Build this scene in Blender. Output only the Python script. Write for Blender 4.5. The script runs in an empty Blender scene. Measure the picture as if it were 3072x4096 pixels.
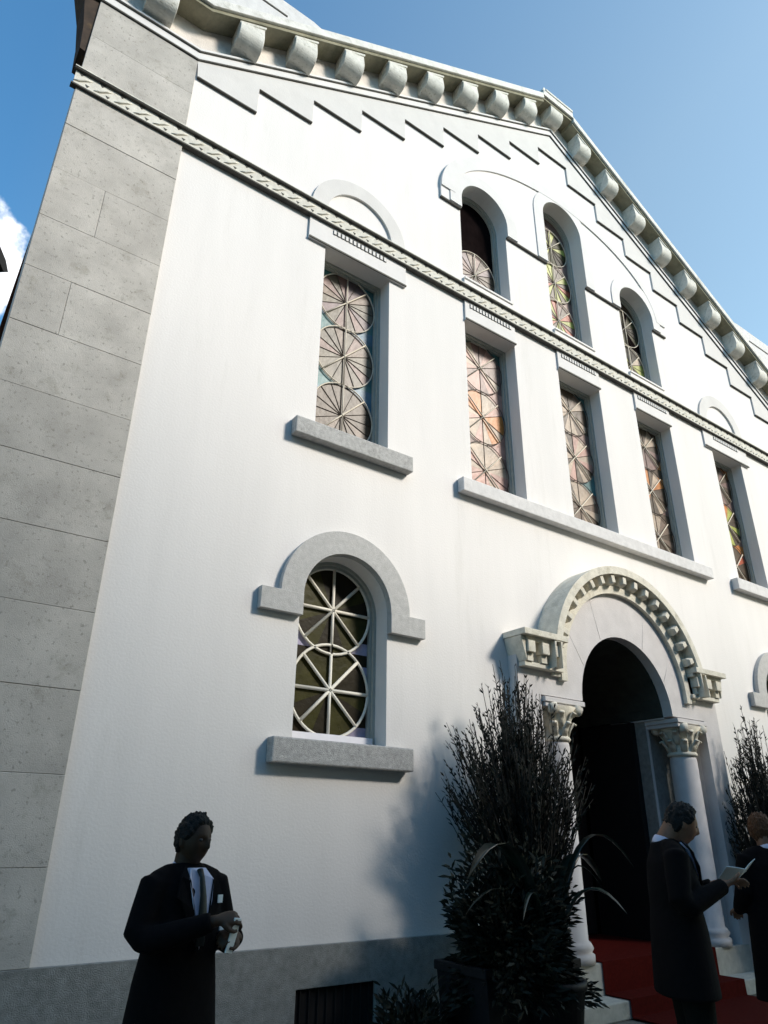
import bpy, bmesh, math, random
from mathutils import Vector, Matrix, noise
from mathutils.geometry import tessellate_polygon
random.seed(7)
R = math.radians
PI = math.pi
scn = bpy.context.scene
# ------------------------------------------------------------------ camera
cam_d = bpy.data.cameras.new('camera'); cam = bpy.data.objects.new('camera', cam_d)
scn.collection.objects.link(cam); scn.camera = cam
cam_d.sensor_fit = 'HORIZONTAL'; cam_d.sensor_width = 36; cam_d.lens = 36 * 2829.7 / 3072
cam_d.clip_start = 0.05; cam_d.clip_end = 5000
rot = Matrix(((0.81146711, -0.25130847, -0.52760324), (-0.58431525, -0.33370448, -0.73974118), (0.00983966, 0.90856226, -0.41763358)))
cam.matrix_world = Matrix.Translation((0, -6, 1.7)) @ rot.to_4x4()
# ------------------------------------------------------------------ world, sun, exposure
SUN_AZ, SUN_EL = 35, 33          # azimuth east of the facade's normal, elevation
sdir = Vector((math.sin(R(SUN_AZ)) * math.cos(R(SUN_EL)), -math.cos(R(SUN_AZ)) * math.cos(R(SUN_EL)), math.sin(R(SUN_EL))))
w = bpy.data.worlds.new('World'); scn.world = w; w.use_nodes = True
nt = w.node_tree; nt.nodes.clear()
def N(nt, t, **k):
    n = nt.nodes.new(t)
    for a, b in k.items(): setattr(n, a, b)
    return n
out = N(nt, 'ShaderNodeOutputWorld'); bg = N(nt, 'ShaderNodeBackground'); bg.inputs[1].default_value = 0.15
sky = N(nt, 'ShaderNodeTexSky', sky_type='NISHITA', sun_disc=False)
sky.sun_elevation = R(SUN_EL); sky.sun_rotation = math.atan2(sdir.x, sdir.y)
sky.air_density = 1.15; sky.dust_density = 0.7; sky.ozone_density = 0.7
tc = N(nt, 'ShaderNodeTexCoord')
# one white cumulus, low on the left, and a thin veil to the right
dist = N(nt, 'ShaderNodeVectorMath', operation='DISTANCE'); dist.inputs[1].default_value = (-0.066, 0.80, 0.600)
nt.links.new(tc.outputs['Generated'], dist.inputs[0])
no = N(nt, 'ShaderNodeTexNoise'); no.inputs['Scale'].default_value = 14; no.inputs['Detail'].default_value = 7
nt.links.new(tc.outputs['Generated'], no.inputs['Vector'])
ma = N(nt, 'ShaderNodeMath', operation='MULTIPLY_ADD'); ma.inputs[1].default_value = -0.16; nt.links.new(no.outputs['Fac'], ma.inputs[0]); nt.links.new(dist.outputs['Value'], ma.inputs[2])
mr = N(nt, 'ShaderNodeMapRange', interpolation_type='SMOOTHSTEP'); mr.inputs['From Min'].default_value = 0.018; mr.inputs['From Max'].default_value = 0.0
nt.links.new(ma.outputs[0], mr.inputs['Value'])
mixc = N(nt, 'ShaderNodeMixRGB'); mixc.inputs[2].default_value = (6.2, 6.3, 6.6, 1)
nt.links.new(mr.outputs[0], mixc.inputs[0]); sx_ = N(nt, 'ShaderNodeSeparateXYZ'); nt.links.new(tc.outputs['Generated'], sx_.inputs[0])
vr = N(nt, 'ShaderNodeMapRange'); vr.inputs['From Min'].default_value = -0.02; vr.inputs['From Max'].default_value = 0.6; nt.links.new(sx_.outputs['X'], vr.inputs['Value'])
veil = N(nt, 'ShaderNodeMixRGB'); veil.inputs[1].default_value = (0.42, 0.83, 1.01, 1); veil.inputs[2].default_value = (1.15, 1.21, 1.05, 1); nt.links.new(vr.outputs[0], veil.inputs[0])
tint = N(nt, 'ShaderNodeMixRGB', blend_type='MULTIPLY'); tint.inputs[0].default_value = 1; nt.links.new(veil.outputs[0], tint.inputs[2]); nt.links.new(sky.outputs[0], tint.inputs[1]); nt.links.new(tint.outputs[0], mixc.inputs[1])
nt.links.new(mixc.outputs[0], bg.inputs[0]); nt.links.new(bg.outputs[0], out.inputs[0])
sl = bpy.data.lights.new('sun', 'SUN'); sun = bpy.data.objects.new('sun', sl); scn.collection.objects.link(sun)
sl.energy = 2.85; sl.angle = R(11); sl.color = (1.0, 0.93, 0.84)
sun.rotation_euler = (-sdir).to_track_quat('-Z', 'Y').to_euler()
scn.view_settings.view_transform = 'Standard'; scn.view_settings.look = 'None'
scn.view_settings.exposure = 0.72; scn.view_settings.gamma = 1
# ------------------------------------------------------------------ helpers
COL = scn.collection
def tag(o, label=None, cat=None, group=None, kind=None):
    if label: o['label'] = label
    if cat: o['category'] = cat
    if group: o['group'] = group
    if kind: o['kind'] = kind
    return o
def empty(name, label, cat, loc=(0, 0, 0), group=None):
    o = bpy.data.objects.new(name, None); COL.objects.link(o); o.location = loc
    return tag(o, label, cat, group)
class MB:
    def __init__(s): s.v = []; s.f = []; s.m = []; s.sm = []
    def add(s, vs, fs, mi=0, smooth=False):
        b = len(s.v); s.v += [tuple(q) for q in vs]
        for f in fs: s.f.append([b + i for i in f]); s.m.append(mi); s.sm.append(smooth)
    def box(s, x0, x1, y0, y1, z0, z1, mi=0):
        vs = [(x, y, z) for x in (x0, x1) for y in (y0, y1) for z in (z0, z1)]
        s.add(vs, [(0, 1, 3, 2), (4, 6, 7, 5), (0, 4, 5, 1), (2, 3, 7, 6), (0, 2, 6, 4), (1, 5, 7, 3)], mi)
    def slab(s, outer, holes, y0, y1, mi=0, msi=None, holes_open=None):
        """polygon in x,z (front at y0, back at y1) with holes"""
        loops = [outer] + list(holes)
        vec = [[Vector((x, z, 0)) for x, z in lp] for lp in loops]
        tri = tessellate_polygon(vec)
        flat = [p for lp in loops for p in lp]; n = len(flat)
        vs = [(x, y0, z) for x, z in flat] + [(x, y1, z) for x, z in flat]
        fs = [tuple(t) for t in tri] + [tuple(n + i for i in reversed(t)) for t in tri]
        s.add(vs, fs, mi)
        b = len(s.v) - 2 * n; k = 0
        for lp in loops:
            m = len(lp)
            for i in range(m):
                j = (i + 1) % m
                s.f.append([b + k + i, b + k + j, b + n + k + j, b + n + k + i]); s.m.append(mi if msi is None else msi); s.sm.append(False)
            k += m
    def cyl(s, c, r0, r1, z0, z1, seg=24, mi=0, smooth=True):
        s.lathe(c, [(0, z0), (r0, z0), (r1, z1), (0, z1)], seg, mi, smooth)
    def lathe(s, c, prof, seg=24, mi=0, smooth=True):
        vs = []; fs = []
        for r, z in prof:
            for i in range(seg):
                a = 2 * PI * i / seg; vs.append((c[0] + max(r, 1e-4) * math.cos(a), c[1] + max(r, 1e-4) * math.sin(a), z))
        for k in range(len(prof) - 1):
            for i in range(seg):
                j = (i + 1) % seg; fs.append((k * seg + i, k * seg + j, (k + 1) * seg + j, (k + 1) * seg + i))
        s.add(vs, fs, mi, smooth)
    def tube(s, pts, rad, seg=12, mi=0, flat=1.0, ref=None, cap=True, smooth=True):
        """swept tube; rad = number, list of numbers or list of (a, b); ref = direction of the b axis"""
        pts = [Vector(p) for p in pts]; n = len(pts)
        if not isinstance(rad, (list, tuple)): rad = [rad] * n
        rad = [(r, r * flat) if not isinstance(r, (list, tuple)) else r for r in rad]
        ref = Vector(ref) if ref else Vector((0, 0, 1)); vs = []
        t0 = (pts[1] - pts[0]).normalized()
        if abs(t0.dot(ref)) > 0.97: ref = Vector((0, 1, 0))
        for i, p in enumerate(pts):
            t = (pts[min(i + 1, n - 1)] - pts[max(i - 1, 0)]).normalized()
            a = t.cross(ref)
            if a.length < 1e-4: a = t.orthogonal()
            a.normalize(); b = a.cross(t).normalized(); ref = b
            for k in range(seg):
                th = 2 * PI * k / seg; vs.append(p + a * math.cos(th) * rad[i][0] + b * math.sin(th) * rad[i][1])
        fs = [(i * seg + k, i * seg + (k + 1) % seg, (i + 1) * seg + (k + 1) % seg, (i + 1) * seg + k) for i in range(n - 1) for k in range(seg)]
        if cap: fs += [tuple(reversed(range(seg))), tuple((n - 1) * seg + k for k in range(seg))]
        s.add(vs, fs, mi, smooth)
    def ell(s, c, r, seg=20, rings=14, mi=0, fn=None):
        vs = []; fs = []
        for i in range(rings + 1):
            ph = PI * i / rings
            for k in range(seg):
                th = 2 * PI * k / seg; d = Vector((math.sin(ph) * math.cos(th), math.sin(ph) * math.sin(th), math.cos(ph)))
                q = fn(d) if fn else Vector((d.x * r[0], d.y * r[1], d.z * r[2]))
                vs.append(Vector(c) + q)
        for i in range(rings):
            for k in range(seg):
                fs.append((i * seg + k, (i + 1) * seg + k, (i + 1) * seg + (k + 1) % seg, i * seg + (k + 1) % seg))
        s.add(vs, fs, mi, True)
    def build(s, name, mats, parent=None, bevel=0, remesh=0, smooth_it=0, weld=True):
        me = bpy.data.meshes.new(name); me.from_pydata(s.v, [], s.f)
        if not isinstance(mats, (list, tuple)): mats = [mats]
        for m in mats: me.materials.append(m)
        me.polygons.foreach_set('material_index', s.m); me.polygons.foreach_set('use_smooth', s.sm)
        if weld:
            bm = bmesh.new(); bm.from_mesh(me); bmesh.ops.remove_doubles(bm, verts=bm.verts, dist=1e-5)
            bmesh.ops.recalc_face_normals(bm, faces=bm.faces); bm.to_mesh(me); bm.free()
        o = bpy.data.objects.new(name, me); COL.objects.link(o)
        if remesh:
            md = o.modifiers.new('r', 'REMESH'); md.mode = 'VOXEL'; md.voxel_size = remesh; md.use_smooth_shade = True
            if smooth_it:
                m2 = o.modifiers.new('s', 'SMOOTH'); m2.iterations = smooth_it; m2.factor = 0.5
            dg = bpy.context.evaluated_depsgraph_get(); nm = bpy.data.meshes.new_from_object(o.evaluated_get(dg))
            o.modifiers.clear(); o.data = nm; nm.name = name
            nm.materials.clear(); nm.materials.append(mats[0])
        if bevel:
            md = o.modifiers.new('bevel', 'BEVEL'); md.width = bevel; md.segments = 2; md.limit_method = 'ANGLE'; md.angle_limit = R(40)
        if parent:
            o.parent = parent
            o.matrix_parent_inverse = Matrix.Identity(4)
        return o
# ------------------------------------------------------------------ materials
def mat(name, col, rough=0.8, var=0.12, scale=6, bump=0.0, bscale=60, col2=None, spec=0.3, stain=None, metal=0, stretch=None, isl=0, fine=None):
    m = bpy.data.materials.new(name); m.use_nodes = True; t = m.node_tree; b = t.nodes['Principled BSDF']
    b.inputs['Roughness'].default_value = rough; b.inputs['Metallic'].default_value = metal
    b.inputs['Specular IOR Level'].default_value = spec
    tcn = N(t, 'ShaderNodeTexCoord'); vec = tcn.outputs['Object']
    if stretch:
        mp = N(t, 'ShaderNodeMapping'); mp.inputs['Scale'].default_value = stretch; t.links.new(vec, mp.inputs[0]); vec2 = mp.outputs[0]
    else: vec2 = vec
    n1 = N(t, 'ShaderNodeTexNoise'); n1.inputs['Scale'].default_value = scale; n1.inputs['Detail'].default_value = 8; n1.inputs['Roughness'].default_value = 0.65
    t.links.new(vec2, n1.inputs['Vector'])
    cr = N(t, 'ShaderNodeValToRGB'); c2 = col2 or [max(0, c * (1 - 2 * var)) for c in col]
    cr.color_ramp.elements[0].position = 0.3; cr.color_ramp.elements[1].position = 0.7
    cr.color_ramp.elements[0].color = (*c2, 1); cr.color_ramp.elements[1].color = (*[min(1, c * (1 + var * .5)) for c in col], 1)
    t.links.new(n1.outputs['Fac'], cr.inputs[0]); last = cr.outputs[0]
    if stain:   # (colour, noise scale, threshold, amount): patchy dirt with a shape of its own
        n3 = N(t, 'ShaderNodeTexNoise'); n3.inputs['Scale'].default_value = stain[1]; n3.inputs['Detail'].default_value = 10; n3.inputs['Roughness'].default_value = 0.75
        mp3 = N(t, 'ShaderNodeMapping'); mp3.inputs['Location'].default_value = (3.1, 7.7, 1.9); t.links.new(vec2, mp3.inputs[0]); t.links.new(mp3.outputs[0], n3.inputs['Vector'])
        m3 = N(t, 'ShaderNodeMapRange'); m3.inputs['From Min'].default_value = stain[2]; m3.inputs['From Max'].default_value = stain[2] + 0.14; m3.inputs['To Max'].default_value = stain[3]
        t.links.new(n3.outputs['Fac'], m3.inputs['Value'])
        mx = N(t, 'ShaderNodeMixRGB'); mx.inputs[2].default_value = (*stain[0], 1); t.links.new(m3.outputs[0], mx.inputs[0]); t.links.new(last, mx.inputs[1]); last = mx.outputs[0]
    if isl:
        ge = N(t, 'ShaderNodeNewGeometry'); mi_ = N(t, 'ShaderNodeMapRange'); mi_.inputs['To Min'].default_value = 1 - isl; mi_.inputs['To Max'].default_value = 1 + isl * .6
        t.links.new(ge.outputs['Random Per Island'], mi_.inputs['Value']); mm = N(t, 'ShaderNodeVectorMath', operation='SCALE'); t.links.new(last, mm.inputs[0]); t.links.new(mi_.outputs[0], mm.inputs['Scale']); last = mm.outputs[0]
    if fine:   # fine dark grains
        n4 = N(t, 'ShaderNodeTexNoise'); n4.inputs['Scale'].default_value = fine[1]; n4.inputs['Detail'].default_value = 3; t.links.new(vec, n4.inputs['Vector'])
        m4 = N(t, 'ShaderNodeMapRange'); m4.inputs['From Min'].default_value = fine[2]; m4.inputs['From Max'].default_value = fine[2] + .08; m4.inputs['To Max'].default_value = fine[3]
        t.links.new(n4.outputs['Fac'], m4.inputs['Value']); mx4 = N(t, 'ShaderNodeMixRGB'); mx4.inputs[2].default_value = (*fine[0], 1)
        t.links.new(m4.outputs[0], mx4.inputs[0]); t.links.new(last, mx4.inputs[1]); last = mx4.outputs[0]
    t.links.new(last, b.inputs['Base Color'])
    if bump:
        n2 = N(t, 'ShaderNodeTexNoise'); n2.inputs['Scale'].default_value = bscale; n2.inputs['Detail'].default_value = 6; t.links.new(vec, n2.inputs['Vector'])
        bp = N(t, 'ShaderNodeBump'); bp.inputs['Strength'].default_value = bump; bp.inputs['Distance'].default_value = 0.02
        t.links.new(n2.outputs['Fac'], bp.inputs['Height']); t.links.new(bp.outputs[0], b.inputs['Normal'])
    return m
M = {}
M['plaster'] = mat('plaster', (.745, .718, .692), .9, .03, 1.2, .14, 45, stain=((.60, .575, .54), 1.5, .56, .38), stretch=(1.8, 1, .22))
M['stone'] = mat('granite', (.50, .472, .43), .9, .13, 2.2, .25, 130, stain=((.22, .205, .16), 3, .55, .6), isl=.10, fine=((.17, .165, .14), 28, .60, .5))
M['stone_light'] = mat('pale_stone', (.66, .645, .63), .9, .08, 10, .2, 80, stain=((.42, .41, .38), 3, .58, .5))
M['stone_trim'] = mat('trim_stone', (.50, .49, .47), .9, .10, 14, .3, 90, stain=((.28, .28, .26), 4, .58, .6))
M['stone_sill'] = mat('sill_stone', (.46, .455, .44), .9, .16, 22, .5, 110, stain=((.18, .18, .165), 6, .55, .7))
M['plinth'] = mat('plinth_stone', (.29, .29, .27), .9, .16, 16, .5, 120, stain=((.17, .18, .165), 3, .55, .6))
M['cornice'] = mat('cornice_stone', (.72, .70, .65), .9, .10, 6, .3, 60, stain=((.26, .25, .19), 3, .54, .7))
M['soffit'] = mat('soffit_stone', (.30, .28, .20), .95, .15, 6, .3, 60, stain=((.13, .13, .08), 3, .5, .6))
M['corbel'] = mat('corbel_stone', (.68, .665, .60), .9, .12, 7, .35, 60, stain=((.36, .35, .27), 5, .55, .7), fine=((.3, .29, .23), 22, .60, .5))
M['frieze'] = mat('frieze_stone', (.72, .66, .60), .9, .10, 4, .3, 60, stain=((.38, .34, .29), 3, .56, .6))
M['upper'] = mat('upper_plaster', (.64, .62, .595), .9, .04, 3, .12, 50)
M['relief'] = mat('relief_plaster', (.70, .68, .66), .9, .04, 3, .12, 50)
M['portal'] = mat('portal_stone', (.60, .57, .56), .85, .06, 5, .15, 70)
M['portal_trim'] = mat('portal_carved_stone', (.70, .66, .56), .9, .12, 9, .3, 60, stain=((.30, .27, .18), 4, .55, .6))
M['joint_shade'] = mat('dark_joint_and_shade', (.12, .115, .10), .95, .1, 20)  # coping joint, plus the shadow line painted on the lintels and their recess strip
M['joint'] = mat('joint_mortar', (.46, .445, .41), .95, .1, 20)
M['frame'] = mat('window_frame_paint', (.40, .41, .37), .5, .08, 12)
M['bar'] = mat('cream_glazing_bar', (.60, .54, .44), .5, .06, 12)
M['bar_pale'] = mat('pale_glazing_bar', (.80, .76, .66), .5, .05, 12)
M['white_rail'] = mat('white_rail', (.82, .80, .84), .5, .03, 12)
M['lead'] = mat('lead_came', (.075, .055, .04), .6, .1, 12)
M['band'] = mat('string_course_stone', (.66, .64, .57), .9, .10, 14, .3, 90, stain=((.32, .30, .24), 4, .58, .6))
M['vault'] = mat('shaded_vault_stone', (.05, .055, .045), .9, .2, 5)  # shade inside the arch, put into the stone colour
M['shade_line'] = mat('painted_shade', (.10, .095, .085), .95, .2, 10)  # dark colour for shadow lines painted under ledges and mouldings
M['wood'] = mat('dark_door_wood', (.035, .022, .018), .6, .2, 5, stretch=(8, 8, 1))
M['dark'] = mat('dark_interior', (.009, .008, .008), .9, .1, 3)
M['brown'] = mat('dark_brown_eave', (.055, .035, .022), .8, .3, 7, stain=((.16, .10, .04), 5, .55, .6))
M['roof'] = mat('roof_tile', (.22, .12, .09), .85, .2, 8, .3, 30)
M['paving'] = mat('paving', (.19, .172, .145), .9, .15, 3, .3, 60)
M['carpet'] = mat('red_carpet', (.085, .008, .006), 1.0, .15, 30, .5, 300, spec=.05)
M['step'] = mat('step_stone', (.50, .49, .44), .9, .10, 12, .3, 100, stain=((.22, .22, .19), 5, .55, .6))
M['suit'] = mat('black_wool', (.006, .005, .0055), .95, .15, 30, .2, 400, spec=.1)
M['suit2'] = mat('charcoal_wool', (.006, .005, .0055), .95, .15, 30, .2, 400, spec=.1)
M['trouser'] = mat('dark_trouser_wool', (.008, .009, .0075), .95, .15, 30, .2, 400, spec=.1)
M['shirt'] = mat('pale_shirt_cotton', (.62, .60, .72), .9, .04, 20)
M['tie'] = mat('dark_tie_silk', (.012, .018, .016), .5, .2, 60)
M['skin'] = mat('brown_skin', (.055, .028, .014), .6, .1, 20, .1, 200)
M['skin2'] = mat('tan_skin', (.22, .11, .065), .6, .08, 20, .1, 200)
M['hair'] = mat('black_hair', (.008, .007, .006), .6, .3, 120, .6, 160, stretch=(1, 1, .2))
M['hair2'] = mat('auburn_hair', (.12, .045, .015), .6, .3, 120, .6, 160, stretch=(1, 1, .2))
M['eye'] = mat('eye', (.06, .05, .045), .2, .0, 5)
M['paper'] = mat('white_paper', (.80, .82, .80), .8, .03, 10)
M['shoe'] = mat('black_leather', (.01, .01, .01), .35, .1, 20)
M['leaf'] = mat('dark_leaf', (.014, .018, .010), .6, .35, 9, spec=.2)
M['leaf2'] = mat('shrub_leaf', (.028, .031, .022), .65, .4, 7, spec=.2)
M['strap'] = mat('glossy_strap_leaf', (.007, .022, .016), .35, .3, 5, spec=.5)
M['twig'] = mat('twig_bark', (.035, .030, .024), .9, .2, 20)
M['pot'] = mat('black_planter', (.012, .012, .014), .6, .2, 8, spec=.2)
M['soil'] = mat('soil', (.03, .022, .015), 1, .3, 20)
M['brick'] = mat('neighbour_render', (.20, .165, .13), .9, .1, 2, .2, 30)
def glass(name, col, rough=.42):
    return mat(name, col, rough, .25, 3.5, .25, 14, spec=.0 if max(col) < .012 else (.12 if max(col) < .06 else .3))
G = {k: glass('glass_' + k, c) for k, c in dict(tan=(.17, .115, .08), rose=(.22, .13, .11), mauve=(.17, .115, .12), umber=(.075, .045, .022), grey=(.145, .12, .085),
     aqua=(.06, .19, .20), blue=(.09, .19, .27), pink=(.46, .26, .21), orange=(.55, .20, .04), cream=(.44, .34, .25), olive=(.050, .046, .012), dolive=(.028, .022, .012),
     black=(.010, .007, .007), lime=(.40, .42, .08), red=(.42, .09, .04), lilac=(.45, .42, .58)).items()}
# ------------------------------------------------------------------ facade numbers
XC = 8.18; ZG = .05
def arch(cx, half, z0, zs, n=20, rz=None, r=None):
    rz = rz or half
    p = [(cx - half, z0), (cx + half, z0)] if z0 < zs else []
    p += [(cx + half * math.cos(PI * i / n), zs + rz * math.sin(PI * i / n)) for i in range(n + 1)]
    return p
def ring(cx, r0, r1, zs, n=28, rz0=None, rz1=None, zb=None):
    """closed outline of a half ring standing on zs, legs down to zb"""
    rz0 = rz0 or r0; rz1 = rz1 or r1
    o = [(cx + r1 * math.cos(PI * i / n), zs + rz1 * math.sin(PI * i / n)) for i in range(n + 1)]
    q = [(cx - r0 * math.cos(PI * i / n), zs + rz0 * math.sin(PI * i / n)) for i in range(n + 1)]
    if zb is not None: o = [(cx + r1, zb)] + o + [(cx - r1, zb)]; q = [(cx - r0, zb)] + q + [(cx + r0, zb)]
    return o + q
def zsof(x, base=14.95): return max(11.04 + base - 14.95, base - .573 * abs(x - XC))
bld = empty('church_building', 'white plastered building with grey stone corners, arched portal and a bracketed gable', 'building')
DX1 = 4.36; DXL = 4.38
rects = [(XC - DX1, .505, 'w1'), (XC - 1.989, .51, 'w2'), (XC, .51, 'w3'), (XC + 1.989, .51, 'w4'), (XC + DX1, .505, 'w5')]
ups = [(XC - 1.982, .503, 10.97, 9.42, 'u1'), (XC, .503, 11.92, 9.42, 'u2'), (XC + 1.982, .503, 10.97, 9.42, 'u3')]
lows = [(XC - DXL, .535, 3.88, 2.52, 'l1'), (XC + DXL, .535, 3.88, 2.52, 'l2')]
holes = [[(x - h, 5.86), (x + h, 5.86), (x + h, 8.55), (x - h, 8.55)] for x, h, _ in rects]
holes += [arch(x, h, zb, zs) for x, h, zs, zb, _ in ups] + [arch(x, h, zb, zs) for x, h, zs, zb, _ in lows]
# plaster wall (portal opening is part of the outline)
door = [(XC - 1.69, ZG), (XC - 1.69, 3.25)] + [(XC - 1.31 * math.cos(PI * i / 24), 3.25 + 1.29 * math.sin(PI * i / 24)) for i in range(25)] + [(XC + 1.69, 3.25), (XC + 1.69, ZG)]
outl = [(.178, ZG)] + door + [(2 * XC - .178, ZG), (2 * XC - .178, 11.02), (2 * XC - 1.352, 11.02), (XC, 14.9), (1.352, 11.02), (.178, 11.02)]
mb = MB(); mb.slab(outl, holes, 0, .45)
mb.build('wall', [M['plaster']], bld)
# rest of the shell: side and back walls, roof
mb = MB(); mb.box(.55, 2 * XC - .55, 24.6, 25, ZG, 10.9); mb.box(.45, .85, .46, 24.6, ZG, 10.9); mb.box(2 * XC - .85, 2 * XC - .45, .46, 24.6, ZG, 10.9)
mb.slab([(.85, 10.9), (2 * XC - .85, 10.9), (XC, 14.7)], [], 24.6, 25)
mb.build('side_wall', [M['brick']], bld)
mb = MB()
mb.slab([(.3, 10.95), (XC, 15.0), (2 * XC - .3, 10.95), (2 * XC - .3, 11.07), (XC, 15.12), (.3, 11.07)], [], .52, 25.2)
mb.build('roof', [M['roof']], bld)
# corner pilasters of coursed stone
for sgn in (-1, 1):
    x0, x1 = sorted((XC + sgn * 6.828, XC + sgn * 8.005)); mb = MB()
    mb.box(x0 + .01, x1 - .01, -.022, .1, .87, 10.42, 1)
    z = .87; k = 0; xj = x0 + (.41 if sgn < 0 else .76)
    zs = [.87, 1.48, 2.1, 2.72, 3.35, 3.98, 4.6, 5.2, 5.83, 6.45, 7.08, 7.72, 8.35, 8.91]
    zs += [9.16, 9.8, 10.42]
    for a, b in zip(zs[:-1], zs[1:]):
        g = .0014
        if k in (8, 10): segs = [(x0, xj + (.1 if k % 4 else 0)), (xj + (.1 if k % 4 else 0), x1)]
        else: segs = [(x0, x1)]
        for p, q in segs:
            dy = random.uniform(-.003, .003); mb.box(p + (g if p > x0 else 0), q - (g if q < x1 else 0), -.035 + dy, .0 if False else -.015, a + g, b - g)
        k += 1
    mb.build('corner_pilaster', [M['stone'], M['joint']], bld, bevel=.004)
# plinth, in three lengths, with basement vents
vents = [(3.42, 4.21), (2 * XC - 4.21, 2 * XC - 3.42)]
for (a, b, hs) in ((.12, XC - 2.07, [vents[0]]), (XC + 2.07, 2 * XC - .12, [vents[1]])):
    mb = MB(); mb.slab([(a, ZG), (b, ZG), (b, .869), (a, .869)], [[(p, .12), (q, .12), (q, .565), (p, .565)] for p, q in hs], -.05, -.001)
    mb.build('plinth', [M['plinth']], bld, bevel=.006)
for p, q in vents:
    fr = MB(); fr.box(p + .001, q - .001, -.012, -.0015, .121, .564); v = fr.build('basement_vent', [M['dark']], bld)
    gr = MB()
    for i in range(9): gr.box(p + .05 + i * .085, p + .062 + i * .085, -.03, -.018, .122, .563)
    gr.build('grille', [M['dark']], v)
# string course with carved running ornament
mb = MB(); a, b = .135, 2 * XC - .135
mb.box(a, b, -.05, -.002, 8.936, 9.134); mb.box(a - .02, b + .02, -.07, -.002, 8.905, 8.925, 1); mb.box(a - .01, b + .01, -.06, -.002, 8.9252, 8.9355); mb.box(a - .02, b + .02, -.085, -.002, 9.1345, 9.150, 1); mb.box(a - .02, b + .02, -.095, -.002, 9.1505, 9.165)  # thin dark strips paint the shadow lines of the course
x = .22; k = 0
while x < b - .1:
    mb.tube([Vector((x - .09, -.05, 8.975)), Vector((x - .03, -.058, 9.0)), Vector((x + .03, -.06, 9.05)), Vector((x + .09, -.05, 9.085))], [.006, .012, .012, .006], 6, 0, ref=(0, 1, 0))
    mb.slab([(x - .055, 9.128), (x - .02, 9.085), (x + .015, 9.128)], [], -.054, -.0495, 1); mb.slab([(x + .03, 8.998), (x + .055, 8.962), (x + .075, 8.995)], [], -.054, -.0495, 1)  # dark triangles drawn for the notches of the ornament
    x += .215
mb.build('string_course', [M['band'], M['shade_line']], bld)
# lintels
for i, (x, h, n) in enumerate(rects):
    hw = .765 if i in (0, 4) else .512; mb = MB()
    mb.box(x - hw, x + hw, -.03, -.001, 8.55, 8.904)
    mb.box(x - hw, x + hw, -.045, -.0305, 8.551, 8.575, 1)  # dark strip paints the shadow line along the lintel's lower edge
    for k in range(14):
        q = x - .40 + k * .80 / 13; mb.box(q - .014, q + .022, -.045, -.028, 8.80, 8.865, 0)
    mb.box(x - .42, x + .43, -.036, -.028, 8.80, 8.865, 1)
    mb.build('lintel', [M['relief'], M['joint_shade']], bld)
# blind arches above the outer windows
for x in (XC - DX1, XC + DX1):
    mb = MB(); mb.slab(ring(x, .52, .755, 9.166, 24), [], -.035, -.001); mb.build('blind_arch', [M['upper']], bld)
# sills
for x0, x1, z0, z1, pr, m in ((XC - DX1 - .80, XC - DX1 + .80, 5.66, 5.865, .12, 'stone_sill'), (XC - 2.76, XC + 2.80, 5.67, 5.865, .12, 'stone_light'), (XC + DX1 - .80, XC + DX1 + .80, 5.66, 5.865, .12, 'stone_light')):
    mb = MB(); mb.box(x0, x1, -pr, -.001, z0, z1)
    for x, h, n in rects:
        if x0 < x < x1: mb.box(x - h + .002, x + h - .002, -.0015, .27, z0 + .1, z1 + .004)
    mb.build('window_sill', [M[m]], bld, bevel=.012)
for x, h, zs, zb, n in lows:
    mb = MB(); mb.box(x - .79, x + .79, -.13, -.001, 2.29, 2.51); mb.box(x - h + .002, x + h - .002, -.0015, .27, 2.4, 2.526)
    mb.build('window_sill', [M['stone_sill']], bld, bevel=.014)
# hood moulds of the lower windows
for x, h, zs, zb, n in lows:
    mb = MB(); mb.slab(ring(x, .536, .79, 3.885, 32), [], -.075, -.001)
    mb.box(x - 1.0, x - .5365, -.08, -.001, 3.67, 3.886); mb.box(x + .5365, x + 1.0, -.08, -.001, 3.67, 3.886)
    mb.build('hood_mould', [M['stone_trim']], bld, bevel=.008)
# relief round the three upper windows
mb = MB()
outer = [(XC - 2.9, 10.77)] + [(XC + 2.9 * math.cos(PI - PI * i / 48), 10.97 + 1.72 * math.sin(PI * i / 48)) for i in range(49)] + [(XC + 2.9, 10.77)]
cut = []
for x, h, zs, zb, n in ups:
    cut.append([(x - h, 10.77)] + [(x - h * math.cos(PI * i / 20), zs + h * math.sin(PI * i / 20)) for i in range(21)] + [(x + h, 10.77)])
base = [(XC - 2.9, 10.77)] + sum(cut, []) + list(reversed(outer[1:]))
mb.slab(base, [], -.04, -.001)
for a_, b_ in ((XC - 2.9, XC - 2.49), (XC - 1.475, XC - .51), (XC + .51, XC + 1.475), (XC + 2.49, XC + 2.9)): mb.box(a_, b_, -.036, -.0012, 10.745, 10.7694, 1)  # dark strips paint the shadow line under the relief ledge
mb.build('window_relief', [M['plaster'], M['shade_line']], bld)
mb = MB(); mb.slab(ring(XC, 2.62, 2.9, 10.99, 48, rz0=1.46, rz1=1.70), [], -.062, -.041); mb.build('relief_arch', [M['relief']], bld)
for x, h, zs, zb, n in ups:
    mb = MB(); mb.slab(ring(x, .505, .74, zs, 24, zb=10.78), [], -.058, -.0415); mb.build('hood_mould', [M['relief']], bld)
    mb = MB(); mb.box(x - h - .001, x + h + .001, -.03, -.001, 9.17, 9.36); mb.box(x - h + .001, x + h - .001, -.0005, .26, 9.3, 9.424); mb.box(x - h, x + h, -.05, -.031, 9.33, 9.36)
    mb.build('window_sill', [M['plaster']], bld)
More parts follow.
